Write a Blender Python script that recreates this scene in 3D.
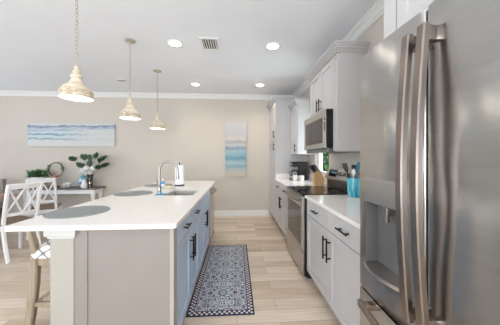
import bpy, bmesh, math, random
from mathutils import Vector, Matrix
random.seed(7)
S = bpy.context.scene
for o in list(bpy.data.objects): bpy.data.objects.remove(o)
COL = S.collection
PI = math.pi

# ---------------------------------------------------------------- camera
TH = math.radians(3.4)
cam = bpy.data.cameras.new('camera'); camo = bpy.data.objects.new('camera', cam); COL.objects.link(camo)
camo.location = (0, 0, 1.31); camo.rotation_euler = (PI/2, 0, -TH)
cam.sensor_width = 36; cam.lens = 36*225/500; cam.shift_y = -4/500; cam.clip_start = 0.02
S.camera = camo
# ---------------------------------------------------------------- world, lights, exposure
S.view_settings.view_transform = 'Standard'; S.view_settings.look = 'None'
S.view_settings.gamma = 1; S.view_settings.use_curve_mapping = False
S.view_settings.exposure = 0.0
w = bpy.data.worlds.new('sky'); S.world = w; w.use_nodes = True
w.node_tree.nodes['Background'].inputs[0].default_value = (0.80, 0.90, 1.0, 1)
w.node_tree.nodes['Background'].inputs[1].default_value = 2.2

def area(name, loc, rot, sx, sy, power, col):
    l = bpy.data.lights.new(name, 'AREA'); l.shape = 'RECTANGLE'; l.size = sx; l.size_y = sy
    l.energy = power; l.color = col
    o = bpy.data.objects.new(name, l); COL.objects.link(o); o.location = loc; o.rotation_euler = rot
    return o
COOL = (0.95, 0.975, 1.0)
# kitchen window daylight; left and rear lamps added unseen, tilted up for ceiling brightness
for yy in (-0.6, 2.6):
    area('window_or_fill', (-6.33, yy, 1.45), (0, -PI/2-.75, 0), 1.9, 1.8, 50, (0.84, 0.92, 1.0))
area('rear_fill_light', (-3.6, -2.93, 1.2), (PI/2+.75, 0, 0), 2.6, 2.1, 78, COOL)
area('rear_fill_light', (-0.35, -2.93, 1.35), (PI/2+.7, 0, 0), 1.9, 1.8, 165, (0.97, 0.98, 1.0))
area('window_or_fill', (1.72, 3.56, 1.5), (0, PI/2, 0), 0.9, 0.5, 12, COOL)

def spot(name, loc, power, col, angle=150):
    l = bpy.data.lights.new(name, 'SPOT'); l.energy = power; l.color = col
    l.spot_size = math.radians(angle); l.spot_blend = 0.8; l.shadow_soft_size = 0.06
    o = bpy.data.objects.new(name, l); COL.objects.link(o); o.location = loc
    return o
def point(name, loc, power, col, r=0.03):
    l = bpy.data.lights.new(name, 'POINT'); l.energy = power; l.color = col; l.shadow_soft_size = r
    o = bpy.data.objects.new(name, l); COL.objects.link(o); o.location = loc
    return o

# ---------------------------------------------------------------- materials
MATS = {}
def lin(c):
    f = lambda v: v/12.92 if v <= 0.04045 else ((v+0.055)/1.055)**2.4
    return (f(c[0]/255), f(c[1]/255), f(c[2]/255), 1)
class NT:
    def __init__(s, name):
        s.m = bpy.data.materials.new(name); s.m.use_nodes = True; s.t = s.m.node_tree
        s.b = s.t.nodes['Principled BSDF']; s.out = s.t.nodes['Material Output']
        MATS[name] = s.m
    def n(s, typ, **kw):
        nd = s.t.nodes.new(typ)
        for k, v in kw.items(): setattr(nd, k, v)
        return nd
    def l(s, a, b): s.t.links.new(a, b)
    def val(s, nd, i, v): nd.inputs[i].default_value = v
    def math(s, op, a, b=None, c=None):
        nd = s.n('ShaderNodeMath', operation=op)
        for i, v in enumerate((a, b, c)):
            if v is None: continue
            if isinstance(v, (int, float)): nd.inputs[i].default_value = v
            else: s.l(v, nd.inputs[i])
        return nd.outputs[0]
    def mix(s, f, a, b, mode='MIX'):
        nd = s.n('ShaderNodeMix', data_type='RGBA', blend_type=mode)
        for i, v in ((0, f), (6, a), (7, b)):
            if isinstance(v, (int, float)): nd.inputs[i].default_value = v
            elif isinstance(v, tuple): nd.inputs[i].default_value = v
            else: s.l(v, nd.inputs[i])
        return nd.outputs[2]
    def ramp(s, fac, stops, interp='LINEAR'):
        nd = s.n('ShaderNodeValToRGB'); r = nd.color_ramp; r.interpolation = interp
        while len(r.elements) < len(stops): r.elements.new(0.5)
        for e, (p, c) in zip(r.elements, stops): e.position = p; e.color = c
        s.l(fac, nd.inputs[0]); return nd.outputs[0]
    def coord(s, kind='Object', scale=(1,1,1), loc=(0,0,0)):
        tc = s.n('ShaderNodeTexCoord'); mp = s.n('ShaderNodeMapping')
        mp.inputs['Scale'].default_value = scale; mp.inputs['Location'].default_value = loc
        s.l(tc.outputs[kind], mp.inputs[0]); return mp.outputs[0]
    def noise(s, vec, scale=5, detail=4, rough=0.5):
        nd = s.n('ShaderNodeTexNoise'); s.l(vec, nd.inputs['Vector'])
        nd.inputs['Scale'].default_value = scale; nd.inputs['Detail'].default_value = detail; nd.inputs['Roughness'].default_value = rough
        return nd.outputs[0]
    def bump(s, h, strength=0.1, dist=0.01):
        nd = s.n('ShaderNodeBump'); nd.inputs['Strength'].default_value = strength; nd.inputs['Distance'].default_value = dist
        s.l(h, nd.inputs['Height']); s.l(nd.outputs[0], s.b.inputs['Normal'])

def paint(name, c, rough=0.5, var=0.03, scale=6, metal=0, bump=0.02):
    t = NT(name); a = lin(c); v = t.noise(t.coord(), scale, 3)
    d = tuple(x*(1-var*2) for x in a[:3])+(1,); e = tuple(min(1, x*(1+var)) for x in a[:3])+(1,)
    t.l(t.ramp(v, [(0.3, d), (0.7, e)]), t.b.inputs['Base Color'])
    t.b.inputs['Roughness'].default_value = rough; t.b.inputs['Metallic'].default_value = metal
    if bump: t.bump(t.noise(t.coord(), 120, 2), bump, 0.002)
    return t.m
def steel(name, c, rough=0.28, stretch=(400, 400, 2), aniso=0.0):
    t = NT(name); v = t.noise(t.coord('Object', stretch), 1, 3)
    a = lin(c); d = tuple(x*0.93 for x in a[:3])+(1,)
    t.l(t.ramp(v, [(0.3, d), (0.7, a)]), t.b.inputs['Base Color']); t.b.inputs['Metallic'].default_value = 1
    t.l(t.math('MULTIPLY_ADD', v, 0.10, rough-0.05), t.b.inputs['Roughness'])
    return t.m
def wavy(m):
    nt = m.node_tree; tc = nt.nodes.new('ShaderNodeTexCoord'); mp = nt.nodes.new('ShaderNodeMapping'); mp.inputs['Scale'].default_value = (1, 3.2, 1.5)
    nz = nt.nodes.new('ShaderNodeTexNoise'); nz.inputs['Scale'].default_value = 2.3; nz.inputs['Detail'].default_value = 0.5
    bp = nt.nodes.new('ShaderNodeBump'); bp.inputs['Strength'].default_value = 0.38; bp.inputs['Distance'].default_value = 0.03
    nt.links.new(tc.outputs['Object'], mp.inputs[0]); nt.links.new(mp.outputs[0], nz.inputs['Vector']); nt.links.new(nz.outputs[0], bp.inputs['Height'])
    nt.links.new(bp.outputs[0], nt.nodes['Principled BSDF'].inputs['Normal'])
wall_m = paint('greige_wall', (206, 198, 188), 0.8, 0.012, 2)
ceil_m = paint('ceiling_paint', (238, 241, 246), 0.85, 0.01, 2)
trim_m = paint('trim_white', (236, 235, 233), 0.45, 0.01)
cab_m = paint('cabinet_grey', (197, 195, 195), 0.42, 0.01)
isl_m = paint('island_grey_daylight_blue', (188, 207, 230), 0.4, 0.01)  # light grey doors; blue cast of window light put into the colour
endp_m = paint('island_taupe', (146, 139, 134), 0.45, 0.012)
post_m = paint('post_greige', (172, 168, 159), 0.5, 0.012)
capital_m = paint('capital_white', (200, 200, 198), 0.5, 0.01)
kick_m = paint('toe_kick', (150, 148, 146), 0.6)
black_m = paint('handle_black', (32, 28, 28), 0.38, 0.05, metal=0.6)
blackp_m = paint('black_plastic', (22, 23, 26), 0.3, 0.05)
dark_m = paint('dark_gap', (30, 30, 32), 0.6)
chair_m = paint('chair_white', (236, 236, 238), 0.42, 0.015)
rush_m = paint('brown_seat', (132, 112, 96), 0.8, 0.15, 60)
taupe_m = paint('taupe_fabric', (150, 138, 128), 0.9, 0.08, 80)
ceram_m = paint('ceramic_white', (238, 236, 232), 0.25, 0.02)
flower_m = paint('petal_white', (245, 244, 240), 0.7, 0.02)
leaf_m = paint('leaf_green', (62, 98, 66), 0.5, 0.25, 14)
fern_m = paint('fern_green', (84, 124, 78), 0.6, 0.25, 20)
stem_m = paint('stem_green', (92, 96, 62), 0.6, 0.1)
copper_m = paint('copper', (205, 138, 112), 0.35, 0.05, metal=0.5)
twig_m = paint('twig_brown', (120, 100, 78), 0.8, 0.15, 30)
paper_m = paint('paper_white', (246, 246, 246), 0.9, 0.01)
sponge_m = paint('sponge_yellow', (232, 220, 168), 0.9, 0.1, 80)
blue_m = paint('soap_blue', (84, 158, 214), 0.3, 0.04)
white_pl = paint('white_plastic', (240, 240, 240), 0.4, 0.01)
fridge_m = steel('fridge_steel', (190, 189, 187), 0.21, (1.5, 1.5, 90))
wavy(fridge_m)
bar_m = steel('handle_steel', (150, 139, 132), 0.30, (300, 300, 3))
steel_m = steel('brushed_steel', (196, 192, 188), 0.3, (400, 4, 400))
nick_m = steel('brushed_nickel', (166, 165, 160), 0.34, (40, 40, 40))
sink_m = steel('sink_steel', (206, 204, 200), 0.42, (60, 60, 60))
dgrey_m = paint('dispenser_grey', (128, 126, 126), 0.35, 0.02, metal=0.5)

def stone():
    t = NT('white_quartz'); v = t.noise(t.coord(), 90, 4)
    t.l(t.ramp(v, [(0.3, lin((234, 229, 226))), (0.7, lin((246, 242, 239)))]), t.b.inputs['Base Color'])
    t.b.inputs['Roughness'].default_value = 0.16
    return t.m
quartz_m = stone()
def floor_mat():
    t = NT('plank_tile'); co = t.coord()
    br = t.n('ShaderNodeTexBrick', offset=0.37, offset_frequency=2)
    t.l(co, br.inputs['Vector'])
    for k, v in (('Scale', 1), ('Mortar Size', 0.0022), ('Mortar Smooth', 0.1), ('Bias', 0), ('Brick Width', 0.92), ('Row Height', 0.152)): br.inputs[k].default_value = v
    br.inputs['Color1'].default_value = (0, 0, 0, 1); br.inputs['Color2'].default_value = (1, 1, 1, 1); br.inputs['Mortar'].default_value = (0.5, 0.5, 0.5, 1)
    g = t.noise(t.coord('Object', (1.3, 16, 1)), 2.2, 6, 0.6)
    g2 = t.noise(t.coord('Object', (0.7, 5, 1)), 3, 3)
    tone = t.math('ADD', t.math('MULTIPLY', br.outputs[0], 0.36), t.math('ADD', t.math('MULTIPLY', g, 0.55), t.math('MULTIPLY', g2, 0.30)))
    c = t.ramp(tone, [(0.25, lin((170, 148, 126))), (0.5, lin((204, 184, 162))), (0.8, lin((228, 214, 198)))])
    c = t.mix(br.outputs[1], c, lin((164, 150, 136)))
    t.l(c, t.b.inputs['Base Color']); t.b.inputs['Roughness'].default_value = 0.33
    t.bump(t.math('SUBTRACT', 1, br.outputs[1]), 0.2, 0.002)
    return t.m
floor_m = floor_mat()
def wood(name, c1, c2, sc=(2, 25, 25), rough=0.5):
    t = NT(name); g = t.noise(t.coord('Object', sc), 2, 5, 0.6)
    t.l(t.ramp(g, [(0.3, lin(c1)), (0.7, lin(c2))]), t.b.inputs['Base Color']); t.b.inputs['Roughness'].default_value = rough
    return t.m
tan_m = wood('weathered_tan_wood', (140, 124, 104), (176, 160, 140), (20, 20, 2))
block_m = wood('light_block_wood', (190, 148, 100), (216, 178, 130), (20, 20, 3))
dkwood_m = wood('dark_grey_wood', (92, 84, 80), (124, 114, 108), (2, 20, 20))
table_m = wood('table_wood', (150, 112, 90), (196, 160, 138), (2, 20, 20))
umber_m = wood('dark_base_wood', (58, 44, 38), (84, 66, 56), (2, 20, 20))
def glass(name, col, rough=0.02, alpha=0.25):
    t = NT(name); tr = t.n('ShaderNodeBsdfTransparent'); tr.inputs[0].default_value = col
    gl = t.n('ShaderNodeBsdfGlossy'); gl.inputs['Roughness'].default_value = rough; gl.inputs[0].default_value = (1, 1, 1, 1)
    mx = t.n('ShaderNodeMixShader'); mx.inputs[0].default_value = alpha
    t.l(tr.outputs[0], mx.inputs[1]); t.l(gl.outputs[0], mx.inputs[2]); t.l(mx.outputs[0], t.out.inputs[0])
    return t.m
pane_m = glass('window_glass', (0.97, 0.99, 1, 1), 0.0, 0.06)
vase_m = glass('smoked_glass', (0.42, 0.38, 0.36, 1), 0.03, 0.16)
def simple(name, c, rough=0.1, metal=0, trans=0, emit=None, es=0):
    t = NT(name); t.b.inputs['Base Color'].default_value = lin(c); t.b.inputs['Roughness'].default_value = rough
    t.b.inputs['Metallic'].default_value = metal; t.b.inputs['Transmission Weight'].default_value = trans
    if emit: t.b.inputs['Emission Color'].default_value = lin(emit); t.b.inputs['Emission Strength'].default_value = es
    return t.m
cook_m = simple('cooktop_glass', (14, 14, 16), 0.06)
ovenglass_m = simple('oven_window', (62, 56, 54), 0.08, 0.2)
screen_m = simple('display_black', (18, 20, 24), 0.12)
can_m = simple('lamp_diffuser', (255, 250, 240), 0.5, emit=(255, 246, 232), es=9)
bulb_m = simple('bulb_glow', (255, 250, 240), 0.5, emit=(255, 244, 226), es=7)
shadein_m = simple('shade_inner_white', (250, 248, 244), 0.5)
digit_m = simple('display_digits', (120, 200, 220), 0.5, emit=(120, 210, 230), es=0.15)
def turquoise():
    t = NT('turquoise_streaked'); g = t.noise(t.coord('Object', (22, 22, 5)), 1.5, 4)
    t.l(t.ramp(g, [(0.3, lin((40, 120, 160))), (0.5, lin((70, 178, 200))), (0.72, lin((170, 222, 230)))]), t.b.inputs['Base Color'])
    t.b.inputs['Roughness'].default_value = 0.25
    return t.m
turq_m = turquoise()
def distressed():
    t = NT('distressed_cream'); co = t.coord()
    g = t.noise(t.coord('Object', (1, 1, 2.4)), 26, 6, 0.7)
    sep = t.n('ShaderNodeSeparateXYZ'); t.l(co, sep.inputs[0])
    band = t.math('SUBTRACT', 1, t.math('MULTIPLY', t.math('ABSOLUTE', t.math('SUBTRACT', sep.outputs[2], 0.034)), 26))
    band = t.math('MAXIMUM', band, 0)
    wear = t.math('ADD', g, t.math('MULTIPLY', band, 0.15))
    c = t.ramp(wear, [(0.42, lin((222, 211, 194))), (0.58, lin((208, 194, 172))), (0.68, lin((170, 150, 124))), (0.78, lin((132, 112, 88)))])
    t.l(c, t.b.inputs['Base Color']); t.b.inputs['Roughness'].default_value = 0.75; t.bump(g, 0.3, 0.004)
    return t.m
shade_m = distressed()
chain_m = paint('aged_chain', (186, 178, 162), 0.5, 0.12, 60, metal=0.2)
def placemat():
    t = NT('woven_grey_mat'); co = t.coord()
    wv = t.n('ShaderNodeTexWave', wave_type='RINGS', rings_direction='SPHERICAL'); t.l(co, wv.inputs[0])
    wv.inputs['Scale'].default_value = 45; wv.inputs['Distortion'].default_value = 1.2
    g = t.noise(t.coord('Object', (6, 40, 1)), 4, 3)
    f = t.math('MULTIPLY_ADD', g, 0.6, t.math('MULTIPLY', wv.outputs[1], 0.35))
    t.l(t.ramp(f, [(0.2, lin((112, 116, 118))), (0.8, lin((160, 164, 164)))]), t.b.inputs['Base Color'])
    t.b.inputs['Roughness'].default_value = 0.8
    return t.m
mat_m = placemat()
def trellis():
    t = NT('trellis_fabric'); sep = t.n('ShaderNodeSeparateXYZ'); t.l(t.coord(), sep.inputs[0])
    k = 2*PI/0.10
    a = t.math('COSINE', t.math('MULTIPLY', sep.outputs[0], k)); b = t.math('COSINE', t.math('MULTIPLY', t.math('ADD', sep.outputs[1], sep.outputs[2]), k))
    v = t.math('ABSOLUTE', t.math('ADD', a, b))
    c = t.ramp(v, [(0.0, lin((128, 128, 134))), (0.34, lin((146, 146, 152))), (0.44, lin((228, 224, 218)))])
    t.l(c, t.b.inputs['Base Color']); t.b.inputs['Roughness'].default_value = 0.9
    return t.m
trellis_m = trellis()
def rug_mat(W, L):
    t = NT('rug_weave'); tc = t.n('ShaderNodeTexCoord'); sep = t.n('ShaderNodeSeparateXYZ'); t.l(tc.outputs['Object'], sep.inputs[0])
    x, y = sep.outputs[0], sep.outputs[1]
    ax = t.math('ABSOLUTE', x); ay = t.math('ABSOLUTE', y)
    ex = t.math('SUBTRACT', W/2, ax); ey = t.math('SUBTRACT', L/2, ay)
    e = t.math('MINIMUM', ex, ey)
    navy = lin((62, 64, 92)); cream = lin((226, 220, 214)); slate = lin((132, 144, 158)); rose = lin((190, 176, 172))
    # checked border
    q = 0.021
    cx = t.math('SINE', t.math('MULTIPLY', x, PI/q)); cy = t.math('SINE', t.math('MULTIPLY', y, PI/q))
    chk = t.math('GREATER_THAN', t.math('MULTIPLY', cx, cy), 0.12)
    border = t.mix(chk, navy, cream)
    # field : mirrored medallions
    per = 0.30
    yy = t.math('PINGPONG', y, per/2)
    comb = t.n('ShaderNodeCombineXYZ'); t.l(ax, comb.inputs[0]); t.l(yy, comb.inputs[1])
    vo = t.n('ShaderNodeTexVoronoi', feature='DISTANCE_TO_EDGE'); t.l(comb.outputs[0], vo.inputs['Vector']); vo.inputs['Scale'].default_value = 24
    vo2 = t.n('ShaderNodeTexVoronoi', feature='F1'); t.l(comb.outputs[0], vo2.inputs['Vector']); vo2.inputs['Scale'].default_value = 13
    nz = t.noise(comb.outputs[0], 22, 3)
    nz2 = t.noise(tc.outputs['Object'], 9, 3)
    field = t.mix(t.math('GREATER_THAN', nz, 0.52), lin((96, 106, 130)), slate)
    field = t.mix(t.math('LESS_THAN', vo.outputs[0], 0.07), field, lin((196, 194, 196)))
    r = t.math('SQRT', t.math('ADD', t.math('MULTIPLY', ax, ax), t.math('MULTIPLY', yy, yy)))
    ring = t.math('SINE', t.math('MULTIPLY', r, 130))
    ang = t.math('SINE', t.math('MULTIPLY', t.math('ARCTAN2', yy, ax), 12))
    fl = t.math('GREATER_THAN', t.math('MULTIPLY', ring, ang), 0.35)
    near = t.math('LESS_THAN', r, 0.115)
    field = t.mix(t.math('MULTIPLY', t.math('MULTIPLY', fl, near), 0.85), field, cream)
    field = t.mix(t.math('LESS_THAN', vo2.outputs[0], 0.20), field, rose)
    field = t.mix(t.math('MULTIPLY', t.math('GREATER_THAN', nz2, 0.55), 0.35), field, lin((150, 168, 178)))
    inb = t.math('GREATER_THAN', e, 0.052)
    c = t.mix(inb, border, field)
    c = t.mix(t.math('MULTIPLY', t.math('GREATER_THAN', e, 0.052), t.math('LESS_THAN', e, 0.060)), c, navy)
    c = t.mix(t.math('LESS_THAN', e, 0.011), c, lin((48, 50, 74)))
    t.l(c, t.b.inputs['Base Color']); t.b.inputs['Roughness'].default_value = 0.95
    t.bump(t.noise(tc.outputs['Object'], 300, 2), 0.3, 0.003)
    return t.m
def seascape(name, W, H, stops, stretch, amp, sc):
    t = NT(name); tc = t.n('ShaderNodeTexCoord'); sep = t.n('ShaderNodeSeparateXYZ'); t.l(tc.outputs['Object'], sep.inputs[0])
    g = t.noise(t.coord('Object', (stretch, 1, sc)), 1.6, 6, 0.62)
    g2 = t.noise(t.coord('Object', (stretch*3, 1, sc*4)), 2.0, 5, 0.6)
    v = t.math('DIVIDE', sep.outputs[2], H)
    v = t.math('ADD', v, t.math('MULTIPLY', t.math('SUBTRACT', g, 0.5), amp))
    v = t.math('ADD', v, t.math('MULTIPLY', t.math('SUBTRACT', g2, 0.5), amp*0.7))
    c = t.ramp(v, stops)
    if W > 1:
        f = t.math('ADD', t.math('MULTIPLY', sep.outputs[0], 1.6), t.math('MULTIPLY', t.math('SUBTRACT', g2, 0.5), 1.8))
        nd = t.n('ShaderNodeClamp'); t.l(t.math('MULTIPLY', t.math('ADD', f, 0.35), t.math('LESS_THAN', sep.outputs[2], H*0.74)), nd.inputs[0])
        c = t.mix(t.math('MULTIPLY', nd.outputs[0], 0.85), c, lin((208, 207, 205)))
    t.l(c, t.b.inputs['Base Color']); t.b.inputs['Roughness'].default_value = 0.7
    return t

# ---------------------------------------------------------------- mesh builder
OFF = {}
class MB:
    def __init__(s): s.bm = bmesh.new()
    def _face(s, vs):
        try: return s.bm.faces.new(vs)
        except ValueError: return None
    def box(s, x0, x1, y0, y1, z0, z1, bev=0):
        g = bmesh.ops.create_cube(s.bm, size=1)['verts']
        bmesh.ops.transform(s.bm, verts=g, matrix=Matrix.Translation(((x0+x1)/2, (y0+y1)/2, (z0+z1)/2)) @ Matrix.Diagonal((abs(x1-x0), abs(y1-y0), abs(z1-z0), 1)))
        if bev:
            es = list({e for v in g for e in v.link_edges})
            bmesh.ops.bevel(s.bm, geom=es, offset=bev, segments=2, affect='EDGES', profile=0.5)
        return s
    def obox(s, c, sx, sy, sz, rot=(0,0,0), bev=0):
        n0 = len(s.bm.verts); s.bm.verts.ensure_lookup_table()
        before = set(s.bm.verts)
        s.box(-sx/2, sx/2, -sy/2, sy/2, -sz/2, sz/2, bev)
        new = [v for v in s.bm.verts if v not in before]
        from mathutils import Euler
        bmesh.ops.transform(s.bm, verts=new, matrix=Matrix.Translation(c) @ Euler(rot).to_matrix().to_4x4())
        return s
    def lathe(s, prof, c=(0,0,0), n=24, axis='Z', caps=True, sx=1, sy=1):
        rings = []
        for r, z in prof:
            ring = []
            for i in range(n):
                a = 2*PI*i/n; p = (r*math.cos(a)*sx, r*math.sin(a)*sy, z)
                if axis == 'X': p = (p[2], p[0], p[1])
                if axis == 'Y': p = (p[0], p[2], p[1])
                ring.append(s.bm.verts.new((p[0]+c[0], p[1]+c[1], p[2]+c[2])))
            rings.append(ring)
        for a, b in zip(rings, rings[1:]):
            for i in range(n): s._face((a[i], a[(i+1)%n], b[(i+1)%n], b[i]))
        if caps: s._face(rings[0][::-1]); s._face(rings[-1])
        return s
    def cyl(s, p0, p1, r0, r1=None, n=16):
        return s.tube([p0, p1], [r0, r0 if r1 is None else r1], n)
    def tube(s, pts, r, n=10, closed=False):
        pts = [Vector(p) for p in pts]; m = len(pts)
        rs = r if isinstance(r, (list, tuple)) else [r]*m
        rings = []; up = None
        for i, p in enumerate(pts):
            if closed: d = pts[(i+1)%m]-pts[i-1]
            else: d = (pts[min(i+1, m-1)]-pts[max(i-1, 0)])
            d.normalize()
            if up is None:
                up = Vector((0,0,1)) if abs(d.z) < 0.9 else Vector((1,0,0))
            a = d.cross(up).normalized(); b = a.cross(d).normalized(); up = b
            rings.append([s.bm.verts.new(p + a*rs[i]*math.cos(2*PI*k/n) + b*rs[i]*math.sin(2*PI*k/n)) for k in range(n)])
        pr = list(zip(rings, rings[1:])) + ([(rings[-1], rings[0])] if closed else [])
        for A, B in pr:
            for k in range(n): s._face((A[k], A[(k+1)%n], B[(k+1)%n], B[k]))
        if not closed: s._face(rings[0][::-1]); s._face(rings[-1])
        return s
    def sweep(s, pts, side, wd, th):
        """rectangular bar along pts; wd along 'side', th across"""
        pts = [Vector(p) for p in pts]; side = Vector(side).normalized(); m = len(pts); rings = []
        for i, p in enumerate(pts):
            d = (pts[min(i+1, m-1)]-pts[max(i-1, 0)]).normalized(); u = d.cross(side).normalized()
            t_ = th[i] if isinstance(th, list) else th; w_ = wd[i] if isinstance(wd, list) else wd
            c = 0.18*min(t_, w_)
            q = []
            for sx, sy in ((1,1),(-1,1),(-1,-1),(1,-1)):
                a = side*sx*w_/2; b = u*sy*t_/2
                p1 = p+a+b-side*sx*c; p2 = p+a+b-u*sy*c
                q += [p1, p2] if sx*sy < 0 else [p2, p1]
            rings.append([s.bm.verts.new(v) for v in q])
        for A, B in zip(rings, rings[1:]):
            for k in range(8): s._face((A[k], A[(k+1)%8], B[(k+1)%8], B[k]))
        s._face(rings[0][::-1]); s._face(rings[-1])
        return s
    def prism(s, poly, h0, h1, axis='Z'):
        """poly of 2-D points extruded along axis"""
        def P(a, b, h):
            return {'Z': (a, b, h), 'Y': (a, h, b), 'X': (h, a, b)}[axis]
        A = [s.bm.verts.new(P(a, b, h0)) for a, b in poly]; B = [s.bm.verts.new(P(a, b, h1)) for a, b in poly]
        n = len(poly)
        for i in range(n): s._face((A[i], A[(i+1)%n], B[(i+1)%n], B[i]))
        s._face(A[::-1]); s._face(B)
        return s
    def ball(s, c, r, sub=2, sc=(1,1,1), jit=0):
        g = bmesh.ops.create_icosphere(s.bm, subdivisions=sub, radius=r)['verts']
        for v in g:
            k = 1+random.uniform(-jit, jit)
            v.co = Vector((v.co.x*sc[0]*k+c[0], v.co.y*sc[1]*k+c[1], v.co.z*sc[2]*k+c[2]))
        return s
    def leaf(s, base, d, L, Wd, nrm=(0,0,1), th=0.0012, fold=0.15):
        base = Vector(base); d = Vector(d).normalized(); nrm = Vector(nrm); sd = d.cross(nrm)
        if sd.length < 1e-3: sd = Vector((1,0,0))
        sd.normalize(); up = sd.cross(d).normalized()
        ts = [0, .15, .4, .65, .88, 1]; ws = [.08, .6, 1, .85, .4, .04]
        top = []; bot = []
        for t, w_ in zip(ts, ws):
            c = base+d*L*t - Vector((0,0,1))*L*0.25*t*t
            row = [c+sd*Wd/2*w_+up*fold*Wd*w_, c, c-sd*Wd/2*w_+up*fold*Wd*w_]
            top.append([s.bm.verts.new(p+up*th/2) for p in row]); bot.append([s.bm.verts.new(p-up*th/2) for p in row])
        for R in (top, bot):
            for a, b in zip(R, R[1:]):
                for k in (0, 1): s._face((a[k], a[k+1], b[k+1], b[k]))
        for k in (0, 2):
            for i in range(len(ts)-1): s._face((top[i][k], top[i+1][k], bot[i+1][k], bot[i][k]))
        return s
    def build(s, name, mat, parent=None, smooth=False, local=False):
        bmesh.ops.recalc_face_normals(s.bm, faces=s.bm.faces)
        if parent is not None:
            off = Vector((0,0,0)) if local else OFF.get(parent.name, Vector((0,0,0)))
        elif local: off = Vector((0,0,0))
        else:
            xs = [v.co.x for v in s.bm.verts]; ys = [v.co.y for v in s.bm.verts]; zs = [v.co.z for v in s.bm.verts]
            off = Vector(((min(xs)+max(xs))/2, (min(ys)+max(ys))/2, min(zs)))
        for v in s.bm.verts: v.co -= off
        me = bpy.data.meshes.new(name); s.bm.to_mesh(me); s.bm.free(); me.materials.append(mat)
        o = bpy.data.objects.new(name, me); COL.objects.link(o)
        if parent is not None: o.parent = parent
        else: o.location = off
        OFF[o.name] = off
        if smooth:
            for p in me.polygons: p.use_smooth = True
            if smooth != 'all':
                bmm = bmesh.new(); bmm.from_mesh(me)
                for e in bmm.edges:
                    if len(e.link_faces) == 2 and e.calc_face_angle(0) > math.radians(38): e.smooth = False
                bmm.to_mesh(me); bmm.free()
        return o
def thing(name, label, cat, loc, group=None, rotz=0):
    o = bpy.data.objects.new(name, None); COL.objects.link(o); o.empty_display_size = 0.05
    o.location = loc; o.rotation_euler = (0, 0, rotz); o['label'] = label; o['category'] = cat
    if group: o['group'] = group
    OFF[o.name] = Vector(loc)
    return o
def tag(o, label, cat, group=None, kind=None):
    o['label'] = label; o['category'] = cat
    if group: o['group'] = group
    if kind: o['kind'] = kind
    return o
def struct(name, mb, m, smooth=False):
    o = mb.build(name, m, smooth=smooth); o['kind'] = 'structure'; return o
def copy_tree(o, parent=None):
    c = o.copy(); COL.objects.link(c); c.parent = parent
    for ch in list(o.children): copy_tree(ch, c)
    return c

# ================================================================= SETTING
XW, XL, YB, YF, H = 1.37, -6.2, 5.15, -2.8, 2.755
struct('floor', MB().box(XL, XW, YF, YB, -0.1, 0), floor_m).location.z = -0.1
struct('ceiling', MB().box(XL-.15, XW+.15, YF-.15, YB+.15, H, H+0.1), ceil_m)
struct('wall_back', MB().box(XL, XW, YB, YB+0.12, 0, H), wall_m)
def wall_with_holes(name, axis, pos, th, a0, a1, holes):
    mb = MB(); cuts = sorted(holes)
    def seg(u0, u1, z0, z1):
        if u1-u0 < 1e-4 or z1-z0 < 1e-4: return
        if axis == 'X': mb.box(pos, pos+th, u0, u1, z0, z1)
        else: mb.box(u0, u1, pos, pos+th, z0, z1)
    u = a0
    for (h0, h1, z0, z1) in cuts:
        seg(u, h0, 0, H); seg(h0, h1, 0, z0); seg(h0, h1, z1, H); u = h1
    seg(u, a1, 0, H)
    return struct(name, mb, wall_m)
wall_with_holes('wall_right', 'X', XW, 0.13, YF, YB, [(3.27, 3.85, 1.05, 2.15)])
wall_with_holes('wall_left', 'X', XL-0.13, 0.13, YF, YB, [(-1.5, 0.3, 0.5, 2.4), (1.7, 3.5, 0.5, 2.4)])
wall_with_holes('wall_front', 'Y', YF-0.13, 0.13, XL, XW, [(-4.9, -2.3, 0.02, 2.25), (-1.3, 0.6, 0.45, 2.25)])
def window(n, axis, pos, u0, u1, z0, z1, mull=1):
    o = MB(); t = 0.045; d = 0.06
    def b(ua, ub, za, zb, dd=d):
        if axis == 'X': o.box(pos-dd/2, pos+dd/2, ua, ub, za, zb)
        else: o.box(ua, ub, pos-dd/2, pos+dd/2, za, zb)
    b(u0, u0+t, z0, z1); b(u1-t, u1, z0, z1); b(u0+t, u1-t, z0, z0+t); b(u0+t, u1-t, z1-t, z1)
    for k in range(1, mull+1):
        um = u0+(u1-u0)*k/(mull+1); b(um-0.02, um+0.02, z0+t, z1-t)
    f = struct('window_%d' % n, o, trim_m)
    g = MB(); q = 0.003
    if axis == 'X': g.box(pos-q, pos+q, u0+t, u1-t, z0+t, z1-t)
    else: g.box(u0+t, u1-t, pos-q, pos+q, z0+t, z1-t)
    g.build('pane', pane_m, f)
window(1, 'X', 1.45, 3.27, 3.85, 1.05, 2.15, 0)
window(2, 'X', XL-0.06, -1.5, 0.3, 0.5, 2.4)  # unseen left and rear windows, added to house the daylight lamps
window(3, 'X', XL-0.06, 1.7, 3.5, 0.5, 2.4)
window(4, 'Y', YF-0.06, -4.9, -2.3, 0.02, 2.25)
window(5, 'Y', YF-0.06, -1.3, 0.6, 0.45, 2.25)
# window sill board of the kitchen window
struct('trim_1', MB().box(1.345, 1.40, 3.24, 3.87, 1.03, 1.05, 0.004), trim_m)
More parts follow.
